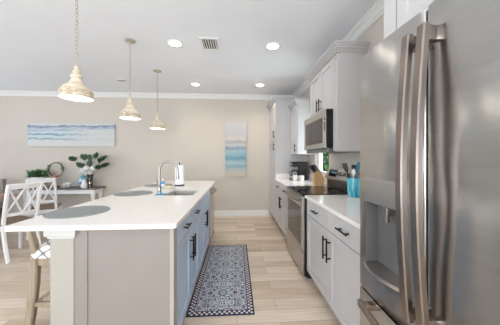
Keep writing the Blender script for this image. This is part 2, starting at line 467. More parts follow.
# crown moulding and baseboards
def crown_poly(p=0.085, h=0.095):
    return [(0, 0), (-.014, 0), (-.014, .016), (-.022, .020), (-.030, .030), (-.042, .050), (-.060, .064), (-.070, .070), (-.070, .080), (-p, .086), (-p, h), (0, h)]
cp = crown_poly()
struct('trim_2', MB().prism([(YB+a, H-0.095+b) for a, b in cp], XL, XW-0.0, 'X'), trim_m)
struct('trim_3', MB().prism([(XW+a, H-0.095+b) for a, b in cp], YF, YB-0.086, 'Y'), trim_m)
struct('baseboard_back', MB().box(XL, 0.74, YB-0.016, YB, 0, 0.105).box(XL, 0.74, YB-0.012, YB, 0.105, 0.125), trim_m)
struct('baseboard_left', MB().box(XL, XL+0.016, YF, YB-0.02, 0, 0.12, 0.002), trim_m)

# ================================================================= CABINET HELPERS
def shaker(xf, s, y0, y1, z0, z1, rail=0.062, th=0.02, rec=0.012):
    """door slab on plane x=xf whose face looks towards s (-1 or 1)"""
    m = MB(); a, b = sorted((xf, xf-s*th)); ra, rb = sorted((xf-s*rec, xf-s*th))
    y0 += 0.0018; y1 -= 0.0018; z0 += 0.0018; z1 -= 0.0018
    m.box(a, b, y0, y0+rail, z0, z1, 0.0012); m.box(a, b, y1-rail, y1, z0, z1, 0.0012)
    m.box(a, b, y0+rail, y1-rail, z0, z0+rail); m.box(a, b, y0+rail, y1-rail, z1-rail, z1)
    m.box(ra, rb, y0+rail-.001, y1-rail+.001, z0+rail-.001, z1-rail+.001)
    return m
def pull_v(xf, s, y, z0, z1, r=0.0068):
    m = MB(); x = xf+s*0.032
    m.cyl((x, y, z0), (x, y, z1), r, n=10)
    for z in (z0+0.03, z1-0.03): m.cyl((xf, y, z), (x, y, z), r*0.9, n=8)
    return m
def pull_h(xf, s, y0, y1, z, r=0.0068):
    m = MB(); x = xf+s*0.032
    m.cyl((x, y0, z), (x, y1, z), r, n=10)
    for y in (y0+0.025, y1-0.025): m.cyl((xf, y, z), (x, y, z), r*0.9, n=8)
    return m
def unit(name, label, xf, s, xb, y0, y1, z0, z1, mat, drawers, doors, cat='cabinet', kick=True, rail=0.062):
    """xf: plane of door faces, xb: back. drawers/doors: (ya,yb,za,zb,handle) handle=('h',yc,z,len)|('v',y,z0,z1)|None"""
    t = thing(name, label, cat, ((xf+xb)/2, (y0+y1)/2, z0 if not kick else 0))
    bx = xf-s*0.021
    b = MB(); a, c = sorted((bx, xb)); b.box(a, c, y0, y1, z0, z1); b.build('body', mat, t)
    if kick:
        a, c = sorted((xf-s*0.095, xb)); MB().box(a, c, y0+0.001, y1-0.001, 0, z0-0.0005).build('toe_kick', kick_m, t)
    for kind, lst in (('drawer', drawers), ('door', doors)):
        for (ya, yb, za, zb, h) in lst:
            r = rail if kind == 'door' else 0.0
            if kind == 'drawer':
                m = MB(); p, q = sorted((xf, xf-s*0.02)); m.box(p, q, ya+.0018, yb-.0018, za+.0018, zb-.0018, 0.002)
            else: m = shaker(xf, s, ya, yb, za, zb, rail)
            d = m.build(kind, mat, t)
            if h:
                hm = pull_h(xf, s, h[1]-h[3]/2, h[1]+h[3]/2, h[2]) if h[0] == 'h' else pull_v(xf, s, h[1], h[2], h[3])
                hm.build('handle', black_m, d, smooth=True)
    return t
def cab_crown(t, xf, s, xb, y0, y1, z, hgt, mat, left=True, right=True, pr=0.06):
    steps = [(0.010, 0, .2), (0.022, .2, .38), (0.038, .38, .62), (0.050, .62, .82), (pr, .82, 1.0)]
    m = MB()
    for p, a, b in steps:
        u, v = sorted((xf+s*p, xb)); m.box(u, v, y0-(p if left else 0), y1+(p if right else 0), z+a*hgt, z+b*hgt)
    m.build('crown_moulding', mat, t)

# ================================================================= RIGHT RUN
XF = 0.755   # door face plane of base cabinets
ZB, ZT = 0.10, 0.884
XWr = XW-0.001
unit('base_cabinet', 'grey base cabinet with two drawers and two doors, between refrigerator and range', XF, -1, XWr, 1.183, 2.392, ZB, ZT, cab_m,
     [(1.20, 1.812, .715, .875, ('h', 1.53, .80, .16)), (1.812, 2.384, .715, .875, ('h', 2.10, .80, .13))],
     [(1.20, 1.812, .108, .712, ('v', 1.775, .47, .66)), (1.812, 2.384, .108, .712, ('v', 1.85, .47, .66))])
unit('base_cabinet', 'grey base cabinet between the range and the tall pantry', XF, -1, XWr, 3.175, 4.345, ZB, ZT, cab_m,
     [(3.185, 3.765, .715, .875, ('h', 3.47, .80, .13)), (3.765, 4.335, .715, .875, ('h', 4.05, .80, .13))],
     [(3.185, 3.765, .108, .712, ('v', 3.73, .47, .66)), (3.765, 4.335, .108, .712, ('v', 3.80, .47, .66))])
t = thing('countertop', 'white quartz countertop between refrigerator and range, holding the turquoise utensil holder', 'countertop', (1.05, 1.8, .884))
MB().box(.735, XWr, 1.183, 2.392, .8845, .914, .003).build('slab', quartz_m, t)
MB().box(XWr-.02, XWr, 1.183, 2.392, .9145, 1.015, .002).build('backsplash', quartz_m, t)
t = thing('countertop', 'white quartz countertop in the corner beside the pantry, holding the coffee maker', 'countertop', (1.05, 3.76, .884))
MB().box(.735, XWr, 3.175, 4.345, .8845, .914, .003).build('slab', quartz_m, t)
MB().box(XWr-.02, XWr, 3.175, 4.325, .9145, 1.015, .002).box(.76, XWr, 4.325, 4.345, .9145, 1.015, .002).build('backsplash', quartz_m, t)

unit('pantry_cabinet', 'tall grey pantry cabinet against the back wall with upper and lower doors', XF, -1, XWr, 4.348, 5.146, ZB, 2.42, cab_m, [],
     [(4.355, 5.138, .108, 1.665, ('v', 4.42, 1.47, 1.62)), (4.355, 5.138, 1.669, 2.412, ('v', 4.42, 1.71, 1.86))])
pt = bpy.data.objects['pantry_cabinet']; cab_crown(pt, XF, -1, XWr, 4.348, 5.146, 2.42, .085, cab_m, True, False, .065)

XU = 1.05
t = unit('upper_cabinet', 'narrow grey upper cabinet with a bare side, nearest the refrigerator beside the microwave', XU, -1, XWr, 2.285, 2.398, 1.385, 2.42, cab_m, [],
     [(2.288, 2.396, 1.389, 2.416, None)], kick=False, rail=.032)
cab_crown(t, XU, -1, XWr, 2.285, 2.398, 2.42, .085, cab_m, True, False)
t = unit('upper_cabinet', 'grey two-door upper cabinet directly above the microwave', XU, -1, XWr, 2.40, 3.17, 1.855, 2.42, cab_m, [],
     [(2.405, 2.785, 1.86, 2.416, ('v', 2.745, 1.90, 2.05)), (2.785, 3.165, 1.86, 2.416, ('v', 2.825, 1.90, 2.05))], kick=False)
cab_crown(t, XU, -1, XWr, 2.40, 3.17, 2.42, .085, cab_m, False, True)
t = unit('upper_cabinet', 'single-door grey upper cabinet above the coffee maker, beside the pantry', XU, -1, XWr, 3.885, 4.345, 1.385, 2.26, cab_m, [],
     [(3.89, 4.34, 1.389, 2.256, ('v', 3.93, 1.43, 1.57))], kick=False)
cab_crown(t, XU, -1, XWr, 3.885, 4.345, 2.26, .08, cab_m, True, False)
t = unit('upper_cabinet', 'pale cabinet reaching the ceiling above the refrigerator', (.80), -1, XWr, .20, 1.157, 1.90, 2.65, cab_m, [],
     [(.205, .64, 1.905, 2.645, None), (.64, 1.082, 1.905, 2.645, None)], kick=False)
MB().box(.80, XWr, 1.158, 1.180, 0, 2.65).build('side_panel', cab_m, t)
MB().box(.80, .8205, 1.088, 1.1575, 1.905, 2.65).build('filler_strip', cab_m, t)

# ---- range
def make_range():
    y0, y1 = 2.402, 3.166; xf = .712
    t = thing('range', 'stainless steel electric range with black glass cooktop, below the microwave', 'stove', (1.04, 2.78, 0))
    MB().box(.752, 1.355, y0, y1, .02, .900).build('body', dark_m, t)
    MB().box(xf+.0255, .7515, y0+.001, y1-.001, .03, .90).build('side_trim', blackp_m, t)
    MB().box(.71, 1.27, y0, y1, .9005, .918, .004).build('cooktop', cook_m, t)
    for (x, y, r) in ((.86, 2.58, .10), (.86, 2.98, .08), (1.12, 2.58, .08), (1.12, 2.98, .10)):
        MB().tube([(x+r*math.cos(a*PI/16), y+r*math.sin(a*PI/16), .9184) for a in range(32)], .0012, 4, closed=True).build('burner_ring', nick_m, t)
    d = MB()
    d.box(xf, xf+.025, y0+.004, y0+.065, .285, .895, .003); d.box(xf, xf+.025, y1-.065, y1-.004, .285, .895, .003)
    d.box(xf, xf+.025, y0+.065, y1-.065, .285, .345); d.box(xf, xf+.025, y0+.065, y1-.065, .775, .895)
    dr = d.build('oven_door', steel_m, t)
    MB().box(xf+.004, xf+.024, y0+.065, y1-.065, .345, .775).build('door_glass', ovenglass_m, dr)
    n = 14; pts = []
    for i in range(n+1):
        u = i/n; pts.append((xf-.030-.028*math.sin(PI*u), y0+.05+(y1-y0-.10)*u, .845))
    h = MB().tube(pts, .012, 12); h.cyl((xf, y0+.055, .845), (xf-.034, y0+.055, .845), .011); h.cyl((xf, y1-.055, .845), (xf-.034, y1-.055, .845), .011)
    h.build('handle', bar_m, dr, smooth=True)
    MB().box(xf+.002, xf+.025, y0+.004, y1-.004, .055, .275, .004).build('storage_drawer', steel_m, t)
    MB().box(xf+.06, 1.30, y0+.01, y1-.01, 0, .05).build('plinth', dark_m, t)
    # backguard
    g = MB().prism([(1.30, .918), (1.355, .918), (1.355, 1.185), (1.318, 1.185), (1.268, 1.045), (1.275, 1.03), (1.30, 1.03)], y0, y1, 'Y')
    bg = g.build('backguard', steel_m, t)
    MB().box(1.292, 1.299, y0+.02, y1-.02, .925, 1.02).build('vent_panel', blackp_m, bg)
    ang = math.atan2(.05, .14)
    def onp(y, k): return (1.268+.05*k-.003, y, 1.045+.14*k+.002)
    MB().obox(onp(2.95, .5), .006, .22, .095, (0, ang, 0), .001).build('display_panel', screen_m, bg)
    dg = MB()
    for yy in (2.98, 2.96, 2.93, 2.91): dg.obox(onp(yy, .55) , .0085, .010, .02, (0, ang, 0))
    dg.build('clock_digits', digit_m, bg)
    for yy in (2.52, 2.62, 2.72, 2.80):
        c = Vector(onp(yy, .5)); nrm = Vector((-math.cos(ang), 0, math.sin(ang)))
        MB().cyl(c, c+nrm*.028, .023, .019, 18).build('knob', nick_m, bg, smooth=True)
make_range()

# ---- microwave
def make_micro():
    y0, y1, z0, z1, xf = 2.402, 3.168, 1.415, 1.853, .966
    t = thing('microwave', 'stainless over-the-range microwave with dark window, mounted below the upper cabinet', 'microwave', (1.15, 2.78, z0))
    MB().box(xf+.0125, XWr, y0, y1, z0+.012, z1, .003).build('body', blackp_m, t)
    d = MB(); a, b = y0+.05, y1
    d.box(xf, xf+.012, a, a+.03, z0+.012, z1-.002, .002); d.box(xf, xf+.012, b-.03, b, z0+.012, z1-.002, .002)
    d.box(xf, xf+.012, a+.03, b-.03, z0+.012, z0+.07); d.box(xf, xf+.012, a+.03, b-.03, z1-.08, z1-.002)
    dr = d.build('door', steel_m, t)
    MB().box(xf+.004, xf+.011, a+.03, b-.03, z0+.07, z1-.08).build('door_glass', ovenglass_m, dr)
    MB().box(xf, xf+.012, y0, y0+.048, z0+.012, z1-.002, .002).build('control_panel', steel_m, t)
    MB().box(xf-.002, xf+.001, y0+.012, y0+.036, z1-.12, z1-.09).box(xf-.002, xf+.001, y0+.012, y0+.036, z0+.20, z1-.14).build('keypad', screen_m, t)
    MB().box(xf+.03, XW-.03, y0+.01, y1-.01, z0-.035, z0+.011, .006).build('vent_hood', dgrey_m, t)
    MB().box(xf+.045, xf+.09, y0-.002, y0+.001, z0+.08, z1-.09, .0008).build('side_vent', dark_m, t)
make_micro()

# ---- refrigerator
def make_fridge():
    X, ZTOP, ZG = .645, 1.825, .655
    ya, ym, yb = .310, .733, 1.150
    t = thing('refrigerator', 'large stainless steel french-door refrigerator with water dispenser, nearest right', 'refrigerator', (1.05, .72, 0))
    MB().box(X+.085, 1.345, ya+.012, yb-.012, .03, 1.80, .006).build('body', dgrey_m, t)
    MB().box(X+.12, 1.30, ya+.05, yb-.05, 0, .0295).build('base', dark_m, t)
    def surf(y, u0, u1):
        u = (y-u0)/(u1-u0)
        x = X - .010*math.sin(PI*u)
        e = min(y-u0, u1-y); r = .012
        if e < r: x += r-math.sqrt(max(0, r*r-(r-e)**2))
        return x
    def door(u0, u1, z0, z1, recess=None):
        ys = [u0, u0+.002, u0+.005, u0+.009, u0+.013]; ys += [u1-(v-u0) for v in ys]
        ys += [u0+.013+(u1-u0-.026)*i/14 for i in range(1, 14)]; zs = [z0, z0+.001, z0+.004, z1-.004, z1-.001, z1, (z0+z1)/2]
        if recess:
            r0, r1, q0, q1 = recess; ys = [y for y in ys if min(abs(y-r0), abs(y-r1)) > .003]+[r0-.0005, r0, r1, r1+.0005]; zs += [q0-.0005, q0, q1, q1+.0005]
        ys = sorted(ys); zs = sorted(zs); m = MB(); G = []
        for z in zs:
            row = []
            for y in ys:
                x = surf(y, u0, u1)
                if z in (z0, z1): x += .005
                if recess and r0-1e-5 <= y <= r1+1e-5 and q0-1e-5 <= z <= q1+1e-5: x = X+.062
                row.append(m.bm.verts.new((x, y, z)))
            G.append(row)
        for a, b in zip(G, G[1:]):
            for i in range(len(ys)-1): m._face((a[i], b[i], b[i+1], a[i+1]))
        xb = X+.078
        loop = [*G[0], *[r[-1] for r in G[1:]], *G[-1][-2::-1], *[r[0] for r in G[-2:0:-1]]]
        back = [m.bm.verts.new((xb, v.co.y, v.co.z)) for v in loop]; n = len(loop)
        for i in range(n): m._face((loop[i], loop[(i+1)%n], back[(i+1)%n], back[i]))
        m._face(back)
        return m
    gap = .004
    # bottom freezer drawer
    fz = door(ya, yb, .06, ZG-.009).build('freezer_drawer', fridge_m, t, smooth=True)
    h = MB(); pts = [(X-.055-.02*math.sin(PI*i/16), ya+.10+(yb-ya-.20)*i/16, .618) for i in range(17)]
    h.sweep(pts, (0,0,1), .034, .018)
    for y in (ya+.13, yb-.13): h.box(X-.065, X-.004, y-.018, y+.018, .606, .631, .003)
    h.build('handle', bar_m, fz, smooth=True)
    r0, r1, q0, q1 = .845, 1.083, .79, 1.10
    d1 = door(ym+gap, yb, ZG+gap, ZTOP, (r0, r1, q0, q1)).build('door', fridge_m, t, smooth=True)
    d2 = door(ya, ym-gap, ZG+gap, ZTOP).build('door', fridge_m, t, smooth=True)
    # dispenser
    MB().box(X-.0125, X+.0, r0-.004, r1+.004, q1+.001, 1.215, .004).build('control_panel', steel_m, d1)
    MB().box(X-.004, X+.060, r1-.004, r1-.0005, q0+.002, q1-.002).box(X-.004, X+.060, r0+.0005, r0+.004, q0+.002, q1-.002).box(X+.056, X+.061, r0+.004, r1-.004, q0+.002, q1-.002).build('dispenser_cavity', dgrey_m, d1)
    n = 12
    poly = [(X+.058, r0), (X+.058, r1)]+[(X-.012-.028*math.sin(PI*i/n), r1-(r1-r0)*i/n) for i in range(n+1)]
    MB().prism(poly, q0-.004, q0+.012).build('drip_tray', steel_m, d1, smooth=True)
    MB().box(X+.010, X+.045, .945, .985, q1-.045, q1-.001, .006).cyl((X+.025, .965, q1-.075), (X+.025, .965, q1-.04), .008, .014, 12).build('water_nozzle', nick_m, d1)
    # door handles : flat bowed bars standing in front of brackets
    def bar(yc, d):
        m = MB(); N = 20; z0, z1 = .735, 1.745; pts = []
        for i in range(N+1):
            u = i/N; pts.append((X-.036-.026*math.sin(PI*u), yc, z0+(z1-z0)*u))
        m.sweep(pts, (0,1,0), .034, .024)
        for z in (z0+.028, z1-.028): m.box(X-.040, X-.002, yc-.013, yc+.013, z-.024, z+.024, .003)
        m.build('handle', bar_m, d, smooth=True)
    bar(ym+.034, d1); bar(ym-.034, d2)
make_fridge()

# ================================================================= ISLAND
IX0, IX1, IY0, IY1 = -1.36, -.365, 1.388, 4.06
XI = -.395
t = thing('kitchen_island', 'taupe island base with greige corner post carrying the big white countertop', 'kitchen island', (-.72, 2.73, 0))
MB().box(-.995, -.420, 1.452, 1.47, 0, .8835).box(-1.0, -.92, 1.446, 1.453, 0, .8835).build('end_panel', endp_m, t)
MB().box(-.42, XI, 1.443, 1.525, 0, .8835, .002).build('corner_stile', post_m, t)
MB().box(-1.06, -1.042, 1.59, 4.0, 0, .8835).build('back_panel', endp_m, t)
MB().box(-1.06, XI, 3.985, 4.003, 0, .8835).build('end_panel', endp_m, t)
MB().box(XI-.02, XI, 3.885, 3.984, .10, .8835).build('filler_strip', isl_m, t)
for yy in (1.44,):
    m = MB().box(-1.135, -.997, yy, yy+.14, .12, .845, .004).box(-1.145, -.988, yy-.01, yy+.15, 0, .12, .004)
    p = m.build('post', post_m, t)
    MB().box(-1.145, -.987, yy-.01, yy+.15, .822, .84, .003).box(-1.158, -.975, yy-.022, yy+.16, .84, .8835, .005).build('capital', capital_m, p)
unit('island_cabinet', 'grey island cabinet coloured with bluish window light, two drawers and two doors, nearest the camera', XI, 1, -1.03, 1.53, 2.395, ZB, ZT-.0005, isl_m,
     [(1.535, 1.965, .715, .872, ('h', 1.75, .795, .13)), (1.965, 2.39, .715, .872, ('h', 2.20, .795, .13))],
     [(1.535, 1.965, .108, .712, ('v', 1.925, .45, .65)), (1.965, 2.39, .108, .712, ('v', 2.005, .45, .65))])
# sink cabinet is hollow on top for the bowl
t = thing('island_cabinet', 'grey island cabinet coloured with bluish window light, below the sink, next to the dishwasher', 'cabinet', (-.72, 2.83, 0))
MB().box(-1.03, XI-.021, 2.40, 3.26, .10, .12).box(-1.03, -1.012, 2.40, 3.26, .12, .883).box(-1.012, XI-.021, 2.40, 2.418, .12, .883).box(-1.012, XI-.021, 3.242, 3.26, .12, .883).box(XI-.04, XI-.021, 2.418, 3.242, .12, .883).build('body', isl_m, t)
MB().box(-1.03, XI-.095, 2.401, 3.259, 0, .0995).build('toe_kick', kick_m, t)
for ya, yb in ((2.405, 2.83), (2.83, 3.255)):
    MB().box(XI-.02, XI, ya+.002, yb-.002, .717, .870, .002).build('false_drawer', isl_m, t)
for ya, yb, yh in ((2.405, 2.83, 2.79), (2.83, 3.255, 2.87)):
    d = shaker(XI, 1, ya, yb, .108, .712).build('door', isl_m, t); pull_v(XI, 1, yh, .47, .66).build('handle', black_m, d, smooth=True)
# dishwasher
t = thing('dishwasher', 'stainless dishwasher with curved bar handle at the far end of the island', 'dishwasher', (-.7, 3.57, 0))
MB().box(-1.02, XI-.025, 3.266, 3.878, .10, .88).build('body', dark_m, t)
MB().box(-1.0, XI-.09, 3.27, 3.874, 0, .0995).build('toe_kick', dark_m, t)
d = MB().box(XI-.024, XI+.012, 3.268, 3.876, .105, .876, .004).build('door', steel_m, t)
pts = [(XI+.045+.02*math.sin(PI*i/12), 3.33+.49*i/12, .80) for i in range(13)]
MB().tube(pts, .011, 10).cyl((XI+.01, 3.335, .80), (XI+.048, 3.335, .80), .010).cyl((XI+.01, 3.815, .80), (XI+.048, 3.815, .80), .010).build('handle', bar_m, d, smooth=True)
# countertop with sink hole
SX0, SX1, SY0, SY1 = -.800, -.470, 2.45, 3.0
t = thing('island_countertop', 'large white quartz countertop of the island with undermount sink cut-out', 'countertop', (-.86, 2.73, .884))
m = MB()
def holed_slab(m, X0, X1, Y0, Y1, z0, z1):
    def rr(x0, x1, y0, y1, r, n=6):
        P = []
        for cx, cy, a0 in ((x1-r, y1-r, 0), (x0+r, y1-r, PI/2), (x0+r, y0+r, PI), (x1-r, y0+r, 1.5*PI)):
            for i in range(n+1): P.append((cx+r*math.cos(a0+PI/2*i/n), cy+r*math.sin(a0+PI/2*i/n)))
        return P
    out = rr(X0, X1, Y0, Y1, .02); inn = rr(SX0, SX1, SY0, SY1, .03); n = len(out)
    c = .003
    oc = rr(X0+c, X1-c, Y0+c, Y1-c, .018)
    R = {}
    for k, (P, z) in {'ot': (oc, z1), 'om': (out, z1-c), 'ob': (out, z0+c), 'oo': (oc, z0), 'it': (inn, z1), 'ib': (inn, z0)}.items():
        R[k] = [m.bm.verts.new((a, b, z)) for a, b in P]
    for a, b in (('ot', 'om'), ('om', 'ob'), ('ob', 'oo'), ('ib', 'it'), ('it', 'ot'), ('oo', 'ib')):
        for i in range(n): m._face((R[a][i], R[a][(i+1)%n], R[b][(i+1)%n], R[b][i]))
holed_slab(m, IX0, IX1, IY0, IY1, .8838, .914)
m.build('slab', quartz_m, t)
# sink
t = thing('sink', 'stainless undermount sink set into the island countertop', 'sink', (-.635, 2.725, .70))
b = MB(); e = .006; zb = .70
b.box(SX0-e, SX0, SY0-e, SY1+e, zb, .884); b.box(SX1, SX1+e, SY0-e, SY1+e, zb, .884)
b.box(SX0, SX1, SY0-e, SY0, zb, .884); b.box(SX0, SX1, SY1, SY1+e, zb, .884); b.box(SX0, SX1, SY0, SY1, zb, zb+.006)
b.build('basin', sink_m, t)
MB().lathe([(.045, 0), (.045, .004), (.03, .004), (.028, .001)], (-.635, 2.75, zb+.006)).build('drain', nick_m, t, smooth=True)
# faucet
t = thing('faucet', 'brushed nickel gooseneck pull-down faucet rising beside the island sink', 'faucet', (-.905, 2.70, .914))
x, y = -.905, 2.70
MB().lathe([(.030, .9142), (.030, .922), (.022, .930), (.020, .99), (.0145, 1.03), (.0125, 1.06)], (x, y, 0), 20).build('base', nick_m, t, smooth=True)
R = .105; pts = [(x, y, 1.05), (x, y, 1.12), (x, y, 1.17)]
for i in range(1, 15):
    a = PI-PI*i/15*1.10; pts.append((x+R+R*math.cos(a), y, 1.17+R*math.sin(a)))
MB().tube(pts, .0135, 14).build('spout', nick_m, t, smooth=True)
ex = Vector(pts[-1]); dd = (ex-Vector(pts[-2])).normalized()
MB().tube([ex-dd*.01, ex+dd*.02, ex+dd*.06, ex+dd*.095], [.0125, .015, .0175, .0185], 16).build('spray_head', nick_m, t, smooth=True)
MB().cyl((x, y-.015, .985), (x, y-.045, .985), .012, .011).tube([(x, y-.040, .985), (x-.005, y-.046, 1.02), (x-.012, y-.056, 1.075)], [.008, .007, .006], 10).build('lever', nick_m, t, smooth=True)
# paper towel on holder
t = thing('paper_towel_roll', 'white paper towel roll on a dark upright holder, on the island', 'paper towels', (-.836, 3.355, .914))
MB().lathe([(.072, .9142), (.072, .922), (.065, .928), (.01, .930)], (-.836, 3.355, 0)).cyl((-.836, 3.355, .928), (-.836, 3.355, 1.235), .006).ball((-.836, 3.355, 1.243), .012).build('holder', blackp_m, t, smooth=True)
MB().lathe([(.020, .932), (.060, .932), (.061, .94), (.061, 1.204), (.060, 1.212), (.020, 1.212), (.020, .932)], (-.836, 3.355, 0), 32, caps=False).build('roll', paper_m, t, smooth=True)
# soap bottle
sx, sy = -1.0, 3.12
t = thing('soap_bottle', 'small blue dish soap bottle with white cap standing behind the faucet', 'bottle', (sx, sy, .914))
MB().lathe([(.022, .9142), (.027, .92), (.028, .96), (.024, .985), (.012, 1.0), (.012, 1.008)], (sx, sy, 0), 18, sy=.7).build('bottle_body', blue_m, t, smooth=True)
MB().lathe([(.011, 1.008), (.011, 1.024), (.006, 1.028), (.005, 1.04)], (sx, sy, 0), 14).build('cap', white_pl, t, smooth=True)
MB().lathe([(.0286, .935), (.0288, .962)], (sx, sy, 0), 18, sy=.72, caps=False).build('label', white_pl, t, smooth=True)
# soap dish + sponge
MBt = MB().lathe([(.05, .9142), (.075, .918), (.082, .926), (.078, .926), (.05, .920), (.001, .920)], (-.90, 3.06, 0), 28, sx=1.1, sy=.8)
tag(MBt.build('dish', ceram_m, smooth=True), 'shallow oval white dish on the island holding a yellow sponge', 'dish')
tag(MB().box(-.95, -.855, 3.03, 3.09, .9205, .944, .006).build('sponge', sponge_m), 'pale yellow sponge lying in the white dish', 'sponge')
# items in the sink corner : blue/white cloth
m = MB()
for i, (dx, dz) in enumerate(((0, 0), (.035, .004), (.07, 0))): m.box(-.880+dx, -.852+dx, 2.475+.01*i, 2.535+.01*i, .9145, .926+dz, .005)
tag(m.build('dish_cloth', blue_m), 'folded blue cloth lying on the countertop at the near corner of the sink', 'cloth')
# placemats
pm = None
labels = ['grey round woven placemat nearest the camera on the island', 'middle grey round woven placemat on the island, left of the faucet', 'farthest grey round woven placemat, beyond the faucet']
for (px_, py_), lb in zip(((-1.17, 1.745), (-1.16, 2.62), (-1.15, 3.40)), labels):
    if pm is None: pm = MB().lathe([(.198, 0), (.200, .002), (.198, .005), (.001, .005)], (0, 0, 0), 48).build('placemat', mat_m, None, local=True, smooth=True); o = pm
    else: o = pm.copy(); COL.objects.link(o)
    o.location = (px_, py_, .9143); tag(o, lb, 'placemat', 'round placemats on the island')

# ================================================================= RUG
RW, RL = .57, 1.53
rm = rug_mat(RW, RL)
r = MB().box(-RW/2, RW/2, -RL/2, RL/2, .0003, .008, .002).build('rug', rm, None, local=True); r.location = (-.134, 2.645, 0)
tag(r, 'navy, slate and cream patterned runner rug with checked border beside the island', 'rug')

# ================================================================= CEILING FITTINGS
def can(x, y, label, col, pw):
    t = thing('recessed_light', label, 'ceiling light', (x, y, H-.012), 'recessed ceiling lights')
    MB().lathe([(.070, H-.004), (.078, H-.010), (.095, H-.008), (.098, H-.0005)], (x, y, 0), 32, caps=False).build('trim_ring', trim_m, t, smooth=True)
    MB().lathe([(.071, H-.0045), (.071, H-.0075), (.001, H-.0075)], (x, y, 0), 32).build('diffuser', can_m, t)
    spot('downlight', (x, y, H-.03), pw, col)
WARM = (1.0, .86, .70); NEU = (1.0, .93, .84)
can(-.77, 2.87, 'recessed ceiling light left of the square ceiling vent', NEU, 11)
can(.465, 2.87, 'recessed ceiling light above the aisle, right of the square vent', NEU, 11)
can(-.795, 4.43, 'recessed ceiling light near the back wall, left of the pair', WARM, 18)
can(.457, 4.40, 'recessed ceiling light near the back wall, closest to the pantry', WARM, 26)
can(-.78, 1.30, 'recessed ceiling light above the near end of the island', NEU, 9)
can(.30, 1.30, 'recessed ceiling light in front of the refrigerator', NEU, 9)
# vents and sprinkler
def vent(x, y, sx, sy, label, n):
    t = thing('ceiling_vent', label, 'vent', (x, y, H-.012))
    m = MB(); f = .025
    m.box(x-sx/2, x-sx/2+f, y-sy/2, y+sy/2, H-.010, H-.0003, .002).box(x+sx/2-f, x+sx/2, y-sy/2, y+sy/2, H-.010, H-.0003, .002)
    m.box(x-sx/2+f, x+sx/2-f, y-sy/2, y-sy/2+f, H-.010, H-.0003).box(x-sx/2+f, x+sx/2-f, y+sy/2-f, y+sy/2, H-.010, H-.0003)
    m.build('frame', trim_m, t)
    MB().box(x-sx/2+f, x+sx/2-f, y-sy/2+f, y+sy/2-f, H-.0015, H-.0003).build('backing', dark_m, t)
    s_ = MB(); w_ = (sx-2*f)/n
    for i in range(n): s_.obox((x-sx/2+f+w_*(i+.5), y, H-.006), w_*.55, sy-2*f, .002, (0, .5, 0))
    s_.build('louvre', trim_m, t)
vent(-.335, 2.86, .225, .30, 'white square ceiling vent with dark louvres between two recessed lights', 6)
vent(-2.12, 4.30, .20, .12, 'small white ceiling vent behind the middle pendant lamp', 4)
tag(MB().lathe([(.03, H-.0003), (.03, H-.004), (.012, H-.008), (.010, H-.025), (.016, H-.028), (.016, H-.030)], (-.33, 4.15, 0), 16).build('ceiling_sprinkler', trim_m, smooth=True), 'tiny white sprinkler head on the ceiling near the back wall', 'sprinkler')

# ---- pendants
def make_pendant():
    t = thing('pendant_lamp', 'x', 'pendant lamp', (0, 0, 0))
    Zc = H-1.80   # local: shade rim at z=0, ceiling at Zc
    prof = [(.128, 0), (.131, .004), (.131, .010), (.127, .014), (.126, .055), (.130, .060), (.128, .068), (.112, .080), (.088, .100), (.066, .122), (.052, .142), (.040, .162), (.036, .172), (.040, .178), (.038, .186), (.026, .196), (.024, .206), (.030, .212), (.028, .220), (.018, .230), (.014, .245), (.017, .252), (.010, .262), (.006, .27)]
    prof = [(.1215, 0), (.1235, .004), (.1235, .009), (.120, .013), (.119, .038), (.122, .043), (.121, .050), (.112, .058), (.104, .070), (.090, .086), (.068, .102), (.050, .116), (.038, .130), (.031, .142), (.029, .150), (.036, .157), (.037, .166), (.031, .176), (.020, .183), (.018, .190), (.024, .196), (.023, .204), (.015, .211), (.013, .224), (.017, .230), (.016, .238), (.009, .246), (.006, .27)]
    prof = [(a*(.95 if b < .12 else 1.18), min(b*1.08, .27)) for a, b in prof]
    s_ = MB().lathe(prof, (0,0,0), 36, caps=False)
    sh = s_.build('shade', shade_m, t, smooth=True, local=True)
    inn = [(.1200, .001), (.116, .014), (.115, .040), (.100, .060), (.078, .082), (.050, .104), (.030, .124), (.001, .128)]
    inn = [(a*.95, b*1.08) for a, b in inn]
    MB().lathe(inn, (0,0,0), 36, caps=False).lathe([(.1154, 0), (.1140, .001)], (0,0,0), 36, caps=False).build('shade_lining', shadein_m, sh, smooth=True, local=True)
    b = MB(); b.lathe([(.001, .012), (.025, .016), (.040, .032), (.044, .052), (.036, .075), (.020, .096), (.014, .112), (.014, .122)], (0,0,0), 20).build('bulb', bulb_m, t, smooth=True, local=True)
    c = MB(); z = .268; k = 0
    L = .036
    while z < Zc-.03:
        pts = []
        for i in range(12):
            a = 2*PI*i/12; u = .0105*math.cos(a); v = (L/2+.002)*math.sin(a)
            pts.append((u, 0, z+L/2+v) if k % 2 == 0 else (0, u, z+L/2+v))
        c.tube(pts, .0026, 6, closed=True); z += L-.003; k += 1
    c.cyl((.004, .004, .262), (.003, .003, Zc-.02), .0016, n=6)
    c.build('chain', chain_m, t, smooth=True, local=True)
    MB().lathe([(.062, Zc-.0005), (.062, Zc-.010), (.050, Zc-.018), (.020, Zc-.022), (.010, Zc-.034), (.006, Zc-.040)], (0,0,0), 28).build('canopy', chain_m, t, smooth=True, local=True)
    return t
p0 = make_pendant()
pl = [((-1.302, 1.915), 'distressed cream bell pendant lamp on a chain, nearest the camera'),
      ((-1.303, 2.84), 'middle one of the three distressed cream bell pendant lamps'),
      ((-1.303, 3.79), 'farthest distressed cream bell pendant lamp, nearest the back wall')]
for i, ((x, y), lb) in enumerate(pl):
    o = p0 if i == 0 else copy_tree(p0)
    o.location = (x, y, 1.80); o['label'] = lb; o['group'] = 'bell pendant lamps above the island'
    point('pendant_glow', (x, y, 1.80+.006), 1.0, NEU, .03)

